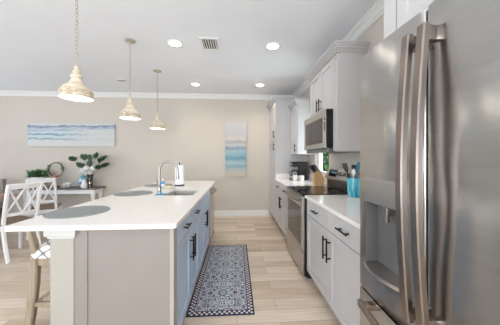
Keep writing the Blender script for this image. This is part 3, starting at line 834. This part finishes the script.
# ================================================================= BACK WALL ART
W1, H1 = 1.81, .50
st = [(0.0, lin((206, 204, 202))), (.24, lin((210, 210, 208))), (.33, lin((122, 160, 174))), (.36, lin((200, 208, 212))), (.47, lin((196, 206, 212))), (.52, lin((90, 142, 158))), (.57, lin((186, 200, 208))), (.66, lin((206, 210, 212))), (.70, lin((128, 162, 176))), (.735, lin((196, 204, 210))), (.84, lin((150, 164, 182))), (.88, lin((112, 128, 150))), (.92, lin((206, 208, 210)))]
a1 = seascape('seascape_wide', W1, H1, st, .9, .30, 2.2)
t = thing('painting', 'wide canvas painting of pale blue-green waves above the console table', 'painting', (-3.585, YB-.035, 1.57))
MB().box(-3.585-W1/2, -3.585+W1/2, YB-.036, YB-.001, 1.57, 1.57+H1, .002).build('canvas', a1.m, t)
W2, H2 = .475, 1.235
st2 = [(0.0, lin((199, 189, 171))), (.12, lin((186, 189, 182))), (.20, lin((132, 167, 182))), (.26, lin((176, 193, 195))), (.34, lin((102, 152, 174))), (.40, lin((139, 178, 187))), (.48, lin((163, 186, 193))), (.53, lin((130, 148, 165))), (.58, lin((199, 197, 195))), (.64, lin((163, 165, 174))), (.69, lin((206, 199, 191))), (.78, lin((191, 193, 197))), (1.0, lin((202, 202, 202)))]
a2 = seascape('seascape_tall', W2, H2, st2, 3, .14, 5)
t = thing('painting', 'tall narrow seascape canvas hanging on the back wall left of the pantry', 'painting', (-.02, YB-.035, .892))
MB().box(-.02-W2/2, -.02+W2/2, YB-.036, YB-.001, .892, .892+H2, .002).build('canvas', a2.m, t)

# ================================================================= CONSOLE TABLE + DECOR
CX0, CX1, CY0, CY1, CZ = -4.35, -2.86, 4.74, 5.12, .705
t = thing('console_table', 'white console table with dark wood top and turned legs against the back wall', 'table', ((CX0+CX1)/2, 4.93, 0))
MB().box(CX0, CX1, CY0, CY1, CZ-.028, CZ, .005).build('tabletop', dkwood_m, t)
MB().box(CX0+.05, CX1-.05, CY0+.03, CY1-.02, CZ-.115, CZ-.0285, .003).box(CX0+.035, CX1-.035, CY0+.018, CY1-.012, CZ-.042, CZ-.0285).build('apron', chair_m, t)
lp = [(.022, .0), (.030, .03), (.022, .06), (.030, .08), (.020, .11), (.026, .20), (.038, .34), (.040, .40), (.026, .45), (.038, .47), (.026, .49), (.038, .52), (.042, .54), (.042, CZ-.1155)]
for x in (CX0+.09, CX1-.09):
    for y in (CY0+.07, CY1-.06):
        MB().lathe(lp, (x, y, 0), 16).build('leg', chair_m, t, smooth=True)
MB().box(CX0+.08, CX1-.08, CY0+.10, CY1-.08, .12, .135, .002).build('shelf', chair_m, t)
# vase with flowers
vx, vy = -3.06, 4.90
t = thing('vase', 'smoky glass vase of white flowers and broad green leaves, right end of console table', 'vase', (vx, vy, CZ))
MB().lathe([(.001, CZ+.0008), (.055, CZ+.001), (.058, CZ+.02), (.050, CZ+.10), (.048, CZ+.18), (.062, CZ+.27), (.066, CZ+.285), (.062, CZ+.285), (.058, CZ+.27), (.044, CZ+.18), (.046, CZ+.10), (.050, CZ+.03), (.001, CZ+.022)], (vx, vy, 0), 28, caps=False).build('glass_body', vase_m, t, smooth=True)
fl = MB()
for k in range(9):
    a = k*2.4; r_ = .03+.075*((k % 3)/2); c = (vx+r_*math.cos(a)*1.35-.01, vy-.07+r_*math.sin(a)*.6, CZ+.31+.04*((k*7) % 3))
    fl.ball(c, .042, 2, (1, 1, .85), .1)
    for q in range(22):
        b_ = q*2.39996; zz = 1-(q+.5)/22*1.5; rr = math.sqrt(max(0, 1-zz*zz)); d = Vector((rr*math.cos(b_), rr*math.sin(b_), zz))
        fl.leaf(Vector(c)+d*.030, d+Vector((0,0,.3)), .048, .044, (0.1,0.2,1))
fl.build('flower_cluster', flower_m, t)
stm = MB(); lv = MB()
tips = [(-.32, -.02, .52), (-.13, .02, .54), (.02, -.03, .42), (.10, .02, .57), (.20, 0, .49), (.28, .02, .40), (-.20, .03, .40), (.18, -.05, .36), (-.03, .05, .53), (.25, .03, .53)]
for (dx, dy, dz) in tips:
    tip = Vector((vx+dx, vy+dy, CZ+dz*1.13)); mid = Vector((vx+dx*.35, vy+dy*.5, CZ+dz*.75))
    stm.tube([(vx+dx*.05, vy+dy*.1, CZ+.03), mid*.5+Vector((vx, vy, CZ+.2))*.5, mid, tip], .003, 6)
    d = (tip-mid).normalized()
    for q in range(5):
        an = (q-2)*.55; dd = Matrix.Rotation(an, 3, 'Z') @ d
        lv.leaf(tip-d*.05, dd+Vector((0, 0, random.uniform(-.1, .25))), random.uniform(.15, .21), random.uniform(.08, .11), (random.uniform(-.3, .3), -.75, .6))
stm.build('stem', stem_m, t, smooth=True); lv.build('foliage', leaf_m, t)
# jars
def jar_mat():
    t_ = NT('blue_white_glaze'); g = t_.noise(t_.coord('Object', (14, 14, 10)), 1.6, 3)
    t_.l(t_.ramp(g, [(.42, lin((232, 238, 240))), (.5, lin((98, 168, 200))), (.62, lin((60, 130, 176)))]), t_.b.inputs['Base Color']); t_.b.inputs['Roughness'].default_value = .2
    return t_.m
gl_m = jar_mat(); aqua_m = paint('aqua_glaze', (120, 192, 198), .25, .05)
jx, jy = -3.235, 4.95
t = thing('ginger_jar', 'blue and white ceramic jar with aqua lid on the console table', 'jar', (jx, jy, CZ))
MB().lathe([(.050, CZ+.0005), (.056, CZ+.01), (.082, CZ+.08), (.088, CZ+.13), (.078, CZ+.165), (.052, CZ+.185), (.050, CZ+.20)], (jx, jy, 0), 28).build('jar_body', gl_m, t, smooth=True)
MB().lathe([(.056, CZ+.2005), (.062, CZ+.205), (.062, CZ+.225), (.045, CZ+.242), (.018, CZ+.250), (.016, CZ+.260), (.020, CZ+.270), (.010, CZ+.28)], (jx, jy, 0), 28).build('lid', aqua_m, t, smooth=True)
jx, jy = -3.115, 4.80
t = thing('ceramic_bottle', 'small white ceramic bottle in front of the blue jar on the console', 'bottle', (jx, jy, CZ))
MB().lathe([(.045, CZ+.0005), (.052, CZ+.01), (.054, CZ+.06), (.042, CZ+.11), (.028, CZ+.14), (.026, CZ+.16), (.032, CZ+.175)], (jx, jy, 0), 24).build('bottle_body', ceram_m, t, smooth=True)
MB().ball((jx, jy, CZ+.190), .022).build('stopper', aqua_m, t, smooth=True)
# trough of greenery, wreath, copper bottle, white coral lumps
gx, gy = -4.10, 4.90
t = thing('potted_plant', 'low bushy green plant in a white bowl, left end of console table', 'plant', (gx, gy, CZ))
MB().lathe([(.05, CZ+.0005), (.085, CZ+.02), (.10, CZ+.12), (.112, CZ+.225), (.10, CZ+.225), (.095, CZ+.20), (.001, CZ+.195)], (gx, gy, 0), 28, sx=1).build('pot', ceram_m, t, smooth=True)
lv = MB()
for k in range(190):
    a = random.uniform(0, 2*PI); r_ = random.uniform(0, .12); b_ = Vector((gx+r_*math.cos(a)*1.3, gy+r_*math.sin(a)*.7, CZ+random.uniform(.21, .34)))
    lv.leaf(b_, (math.cos(a), math.sin(a)*.6, random.uniform(.1, 1.1)), random.uniform(.06, .12), random.uniform(.024, .04), (0.1, -.6, 1))
lv.build('foliage', fern_m, t)
wx, wy = -3.84, 5.03
t = thing('wreath', 'round brown twig wreath ring standing on the console table behind the chairs', 'wreath', (wx, wy, CZ))
m = MB()
for k in range(4):
    m.tube([(wx+(.150+.008*math.sin(7*a*PI/20+k))*math.cos(a*PI/20), wy+.010*math.cos(5*a*PI/20+k*1.6), CZ+.37+(.148+.008*math.sin(6*a*PI/20+k*2))*math.sin(a*PI/20)) for a in range(40)], .0055, 6, closed=True)
m.build('twig_ring', twig_m, t, smooth=True)
MB().lathe([(.06, CZ+.0005), (.06, CZ+.012), (.012, CZ+.02), (.009, CZ+.22)], (wx, wy, 0), 20).build('stand', twig_m, t, smooth=True)
lv = MB()
for k in range(40):
    a = random.uniform(PI*.75, PI*1.15) if k % 2 else random.uniform(-.2, .5)
    lv.leaf((wx+.15*math.cos(a), wy-.01, CZ+.37+.15*math.sin(a)), (random.uniform(-1, 1), random.uniform(-.5, .2), random.uniform(-.5, 1)), .05, .018, (0, -.7, .5))
lv.build('leaves', fern_m, t)
bx_, by_ = -3.73, 4.84
t = thing('copper_bottle', 'small copper-coloured bottle beside the wreath on the console', 'bottle', (bx_, by_, CZ))
MB().lathe([(.032, CZ+.0005), (.044, CZ+.03), (.044, CZ+.19), (.034, CZ+.23), (.014, CZ+.26), (.014, CZ+.285), (.018, CZ+.29)], (bx_, by_, 0), 20).build('bottle_body', copper_m, t, smooth=True)
MB().cyl((bx_, by_, CZ+.288), (bx_, by_, CZ+.305), .010).build('cork', twig_m, t)
m = MB().lathe([(.05, CZ+.0005), (.09, CZ+.02), (.10, CZ+.035), (.001, CZ+.03)], (-3.50, 4.88, 0), 24, sx=1.2)
for k in range(9): m.ball((-3.50+.085*math.cos(k*2.3)*(.3+.7*(k % 3)/2), 4.88+.06*math.sin(k*2.3), CZ+.05+.02*(k % 3)), .030, 2, (1, 1, .9), .08)
tag(m.build('shell_bowl', ceram_m, smooth=True), 'low bowl heaped with white shells between wreath and blue jar', 'bowl')

# ================================================================= DINING CHAIRS
def make_chair():
    t = thing('dining_chair', 'x', 'chair', (0, 0, 0))
    # faces +x, origin floor centre
    hw = .168
    def post_pt(z):   # curved rear post
        if z < .45: u = z/.45; return -.185-.11*(1-u)**1.6
        u = (z-.45)/.53; return -.185-.12*u**1.3
    for s_ in (-1, 1):
        pts = [(post_pt(z), s_*hw, z) for z in [.0005]+[.98*i/16 for i in range(1, 17)]]
        MB().sweep(pts, (0,1,0), .036, .040).build('rear_leg', chair_m, t, local=True)
        MB().sweep([(.195, s_*hw, .0005), (.195, s_*hw, .25), (.19, s_*hw, .445)], (0,1,0), [.030, .036, .044], [.030, .036, .044]).build('front_leg', chair_m, t, local=True)
    MB().box(-.175, .175, -hw-.014, -hw+.014, .385, .448).box(-.175, .175, hw-.014, hw+.014, .385, .448).box(.18, .205, -hw+.02, hw-.02, .385, .448).box(-.20, -.175, -hw+.018, hw-.018, .385, .448).build('apron', chair_m, t, local=True)
    MB().box(-.205, .235, -.188, .188, .449, .478, .012).build('seat', rush_m, t, local=True)
    def bar(name, z, hgt, th=.024):
        n = 10; x = post_pt(z); pts = [(x-.022*math.sin(PI*i/n)+.004, -hw+2*hw*i/n, z) for i in range(n+1)]
        MB().sweep(pts, (post_pt(z+.05)-post_pt(z-.05), 0, .1), hgt, th).build(name, chair_m, t, local=True)
    bar('top_rail', .952, .070); bar('lower_rail', .585, .040, .020)
    m = MB()
    za, zb_ = .60, .925
    def bk(y, z): return (post_pt(z)-.018*math.cos(PI*y/(2*hw))+.003, y, z)
    for (y0, y1) in ((-hw+.01, -.005), (.005, hw-.01)):
        for (a, b) in ((y0, y1), (y1, y0)):
            m.sweep([bk(a+(b-a)*i/6, za+(zb_-za)*i/6) for i in range(7)], (1, 0, 0), .014, .020)
    m.build('cross_slats', chair_m, t, local=True)
    return t
c0 = make_chair()
for i, (x, y, fx, fy, lb) in enumerate(((-3.045, 3.25, -.92, .40, 'white cross-back dining chair closest to the island'),
                                   (-3.335, 4.14, -.48, .87, 'white cross-back dining chair in front of the console table'))):
    o = c0 if i == 0 else copy_tree(c0)
    o.location = (x, y, 0); o.rotation_euler = (0, 0, math.atan2(fy, fx)); o['label'] = lb; o['group'] = 'white cross-back dining chairs'
# upholstered chair
def uph_chair(x, y, rz):
    t = thing('upholstered_chair', 'taupe upholstered chair at the far side of the dining table, left edge', 'chair', (x, y, 0), None, rz)
    b = MB(); n = 10; P = []
    for i in range(n+1):
        u = -1+2*i/n; P.append((-.24+.03*(1-u*u)*-1, .24*u))
    P += [(p[0]+.07, p[1]) for p in P[::-1]]
    b.prism(P, .42, .92).build('backrest', taupe_m, t, local=True, smooth=True)
    MB().box(-.18, .25, -.235, .235, .38, .49, .025).build('seat', taupe_m, t, local=True)
    for a in (-.20, .21):
        for c in (-.19, .19): MB().sweep([(a, c, .0005), (a, c, .379)], (0,1,0), [.028, .04], [.028, .04]).build('leg', umber_m, t, local=True)
uph_chair(-4.62, 4.32, -PI/2)
# dining table
t = thing('dining_table', 'wooden dining table with dark base behind the nearest white chair', 'table', (-4.3, 3.15, 0))
MB().box(-5.2, -3.45, 2.60, 3.78, .725, .76, .006).build('tabletop', table_m, t)
m = MB().box(-5.05, -3.60, 2.75, 3.62, .66, .7245, .004).build('apron', umber_m, t)
for x in (-4.95, -3.85):
    MB().box(x-.06, x+.06, 2.98, 3.42, .10, .659, .006).build('leg', umber_m, t)
    MB().box(x-.06, x+.06, 2.78, 3.62, 0, .0995, .01).build('foot', umber_m, t)
MB().box(-4.89, -3.91, 3.15, 3.25, .30, .38, .005).build('stretcher', umber_m, t)

# ================================================================= BAR STOOL
def make_stool():
    x0, x1, y0, y1 = -1.455, -1.125, 1.66, 2.04
    t = thing('bar_stool', 'weathered tan wooden counter stool with grey trellis-patterned seat beside the island post', 'stool', (-1.28, 1.85, 0))
    def rl(s_, y): # rear leg (left side) continuing to low back post
        return [(-1.520, y, .0005), (-1.485, y, .20), (-1.462, y, .42), (-1.452, y, .62), (-1.468, y, .72), (-1.500, y, .83)]
    for y in (y0+.025, y1-.025):
        MB().sweep(rl(1, y), (0,1,0), [.046]*6, [.050, .054, .056, .050, .036, .030]).build('rear_leg', tan_m, t)
        MB().sweep([(x1+.0, y, .0005), (x1-.01, y, .3), (x1-.03, y, .60)], (0,1,0), .042, .044).build('front_leg', tan_m, t)
    MB().box(x0+.03, x1-.05, y0+.010, y0+.036, .555, .612).box(x0+.03, x1-.05, y1-.036, y1-.010, .555, .612).box(x1-.052, x1-.03, y0+.03, y1-.03, .555, .612).build('apron', tan_m, t)
    m = MB().box(-1.462, x1-.035, y0+.014, y0+.036, .262, .292, .002).box(-1.462, x1-.035, y1-.036, y1-.014, .262, .292, .002).box(x1-.032, x1+.0, y0+.04, y1-.04, .20, .23, .002)
    m.sweep([(-1.46, y0+.03, .28), (-1.11, y1-.04, .55)], (0, 0, 1), .024, .018)
    m.build('stretcher', tan_m, t)
    MB().sweep([(-1.500, y0+.04, .800), (-1.512, (y0+y1)/2, .800), (-1.500, y1-.04, .800)], (0, 0, 1), .05, .02).build('back_rail', tan_m, t)
    # domed cushion
    g = MB(); N = 14; rows = []
    for i in range(N+1):
        row = []
        for j in range(N+1):
            u = -1+2*i/N; v = -1+2*j/N
            k = (1-abs(u)**4)*(1-abs(v)**4)
            row.append(g.bm.verts.new((-1.295+.182*u*(1-.06*v*v), 1.85+.205*v*(1-.06*u*u), .634+.085*k**.6)))
        rows.append(row)
    for a, b in zip(rows, rows[1:]):
        for j in range(N): g._face((a[j], a[j+1], b[j+1], b[j]))
    loop = [*rows[0], *[r_[-1] for r_ in rows[1:]], *rows[-1][-2::-1], *[r_[0] for r_ in rows[-2:0:-1]]]
    low = [g.bm.verts.new((v.co.x, v.co.y, .613)) for v in loop]; n = len(loop)
    for i in range(n): g._face((loop[i], loop[(i+1)%n], low[(i+1)%n], low[i]))
    g._face(low)
    g.build('seat_cushion', trellis_m, t, smooth=True)
make_stool()
bpy.data.objects['bar_stool'].location.x += .03

# ================================================================= RIGHT COUNTER ITEMS
CT = .9142
# coffee maker
x, y = 1.165, 4.17
t = thing('coffee_maker', 'black drip coffee maker with glass carafe in the corner beside the pantry', 'coffee maker', (x, y, CT))
MB().box(x-.16, x+.13, y-.10, y+.10, CT, CT+.035, .008).build('base', blackp_m, t)
MB().box(x+.01, x+.13, y-.10, y+.10, CT+.0355, CT+.24, .006).build('water_tank', blackp_m, t)
MB().box(x-.15, x+.13, y-.105, y+.105, CT+.2405, CT+.335, .014).build('brew_head', blackp_m, t)
MB().box(x-.152, x-.149, y-.05, y+.05, CT+.27, CT+.31, .001).build('display_panel', steel_m, t)
cx_ = x-.075
cf = MB().lathe([(.05, CT+.036), (.064, CT+.05), (.068, CT+.09), (.058, CT+.14), (.045, CT+.165)], (cx_, y, 0), 24, caps=False).build('carafe', vase_m, t, smooth=True)
MB().lathe([(.047, CT+.1655), (.048, CT+.178), (.02, CT+.185)], (cx_, y, 0), 24).build('lid', blackp_m, cf, smooth=True)
MB().lathe([(.001, CT+.038), (.048, CT+.038), (.062, CT+.05), (.065, CT+.085), (.001, CT+.085)], (cx_, y, 0), 24).build('coffee', simple('coffee_brown', (30, 18, 12), .1), cf, smooth=True)
MB().sweep([(cx_-.045, y-.02, CT+.160), (cx_-.10, y-.04, CT+.155), (cx_-.108, y-.044, CT+.10), (cx_-.066, y-.026, CT+.07)], (.37, -.93, 0), .016, .014).build('handle', blackp_m, cf)
# mugs
def mug(x, y, label, mark, rz):
    t = thing('mug', label, 'mug', (x, y, CT), 'white mugs by the coffee maker', rz)
    MB().lathe([(.001, .0005), (.036, .0005), (.041, .006), (.042, .095), (.039, .095), (.037, .010), (.001, .008)], (0,0,0), 28, caps=False).build('mug_body', ceram_m, t, smooth=True, local=True)
    MB().tube([(0, .040, .08), (0, .062, .078), (0, .072, .05), (0, .062, .026), (0, .040, .022)], .0055, 8).build('handle', ceram_m, t, smooth=True, local=True)
    # dark figure printed on the side that faces -x
    def surf(a, z): return (-.0432*math.cos(a), .0432*math.sin(a), z)
    two = [(-.35, .068), (-.18, .078), (.10, .078), (.28, .066), (.20, .052), (-.05, .040), (-.35, .026), (.34, .026)]
    if mark:
        MB().tube([surf(-a, z) for a, z in two], .0026, 6).build('printed_figure', black_m, t, local=True)
mug(1.145, 3.90, 'white mug with a dark printed 2 beside the knife block', True, .9)
mug(1.055, 3.985, 'white mug standing just in front of the coffee carafe', False, .9)
# knife block
t = thing('knife_block', 'light wooden knife block full of black-handled knives beside the range', 'knife block', (1.215, 3.30, CT), None, math.radians(-8))
poly = [(-.070, .0), (.070, .0), (.085, .085), (.018, .235), (-.070, .178)]
MB().prism([(a, b+.0003) for a, b in poly], -.055, .055, 'Y').build('wood_block', block_m, t, local=True)
nrm = Vector((-.057, 0, .088)).normalized(); al = Vector((.088, 0, .057)).normalized()
k = 0
for i in range(3):
    for j in range(3 if i < 2 else 2):
        b0 = Vector((-.070, 0, .178))+al*(.018+.030*i)+Vector((0, -.034+.034*j, .0)); L = .125-.010*i
        b0 = b0-nrm*.004
        MB().sweep([b0-nrm*.001, b0+nrm*.02, b0+nrm*L*.6, b0+nrm*L], (0,1,0), [.012, .013, .015, .014], [.020, .018, .022, .024]).build('knife_handle', blackp_m, t, local=True)
# utensil holder
ux, uy = 1.225, 2.27
t = thing('utensil_holder', 'turquoise streaked utensil holder on the counter between range and refrigerator', 'utensil holder', (ux, uy, CT))
MB().lathe([(.001, CT+.0005), (.062, CT+.0005), (.068, CT+.008), (.078, CT+.195), (.074, CT+.196), (.062, CT+.012), (.001, CT+.010)], (ux, uy, 0), 32, caps=False).build('holder_body', turq_m, t, smooth=True)
def utensil(name, label, cat, bx, by, tx, ty, tz, hm, head, hmm):
    t = thing(name, label, cat, (ux+bx, uy+by, CT+.012), 'utensils in the turquoise holder')
    a = Vector((ux+bx, uy+by, CT+.014)); b = Vector((ux+tx, uy+ty, CT+tz))
    MB().tube([a, (a+b)/2, b], .006, 8).build('handle', hm, t, smooth=True)
    d = (b-a).normalized(); m = MB()
    if head == 'flat': m.sweep([b-d*.004, b+d*.02, b+d*.06, b+d*.095], (0.88, -.47, 0), [.020, .044, .050, .048], .007)
    else: m.ball(b+d*.03, .03, 3, (.55, .9, 1.25))
    m.build('head', hmm, t, smooth=True)
utensil('spatula', 'black spatula leaning left in the turquoise holder', 'spatula', .0, .03, -.062, .045, .255, blackp_m, 'flat', blackp_m)
utensil('turner', 'second black turner, behind the leaning spatula in the turquoise holder', 'spatula', .025, .025, .030, .060, .235, blackp_m, 'flat', blackp_m)
utensil('wooden_spoon', 'pale wooden spoon in the turquoise holder nearest the refrigerator', 'spoon', .0, .02, .03, -.055, .235, block_m, 'round', block_m)
utensil('spoon', 'white spoon standing in the turquoise holder', 'spoon', -.01, .0, -.035, -.045, .225, white_pl, 'round', white_pl)
utensil('blue_spatula', 'blue silicone spatula at the back of the turquoise holder', 'spatula', -.02, .02, .045, .02, .265, blue_m, 'flat', paint('teal_silicone', (48, 120, 150), .4))
# small kettle/pot on range back corner seen beside the knife block
# ================================================================= OUTSIDE the kitchen window
t = thing('bush', 'green leafy bush outside the small kitchen window', 'bush', (2.62, 7.0, 0))
lv = MB()
for k in range(2200):
    a = random.uniform(0, 2*PI); z = random.uniform(.2, 3.0); r_ = .52*random.random()**.5
    lv.leaf((2.62+r_*math.cos(a), 7.0+r_*math.sin(a)*1.3, z), (random.uniform(-1, 1), random.uniform(-1, 1), random.uniform(-.5, 1)), random.uniform(.14, .24), .09, (0, -.5, 1), .002)
lv.build('foliage', paint('outdoor_green', (96, 150, 70), .6, .2, 5), t)
m = MB()
for k in range(5): m.tube([(2.62+.1*math.cos(k), 7.0+.1*math.sin(k), -.05), (2.62+.3*math.cos(k*1.3), 7.0+.3*math.sin(k*1.3), 1.4), (2.62+.6*math.cos(k*1.3), 7.0+.6*math.sin(k*1.3), 2.7)], [.03, .02, .008], 6)
m.build('branch', twig_m, t, smooth=True)
g = struct('ground', MB().box(XW+.14, 9, -3, 13, -.15, -.05), paint('lawn', (104, 140, 84), .9, .1, 3))
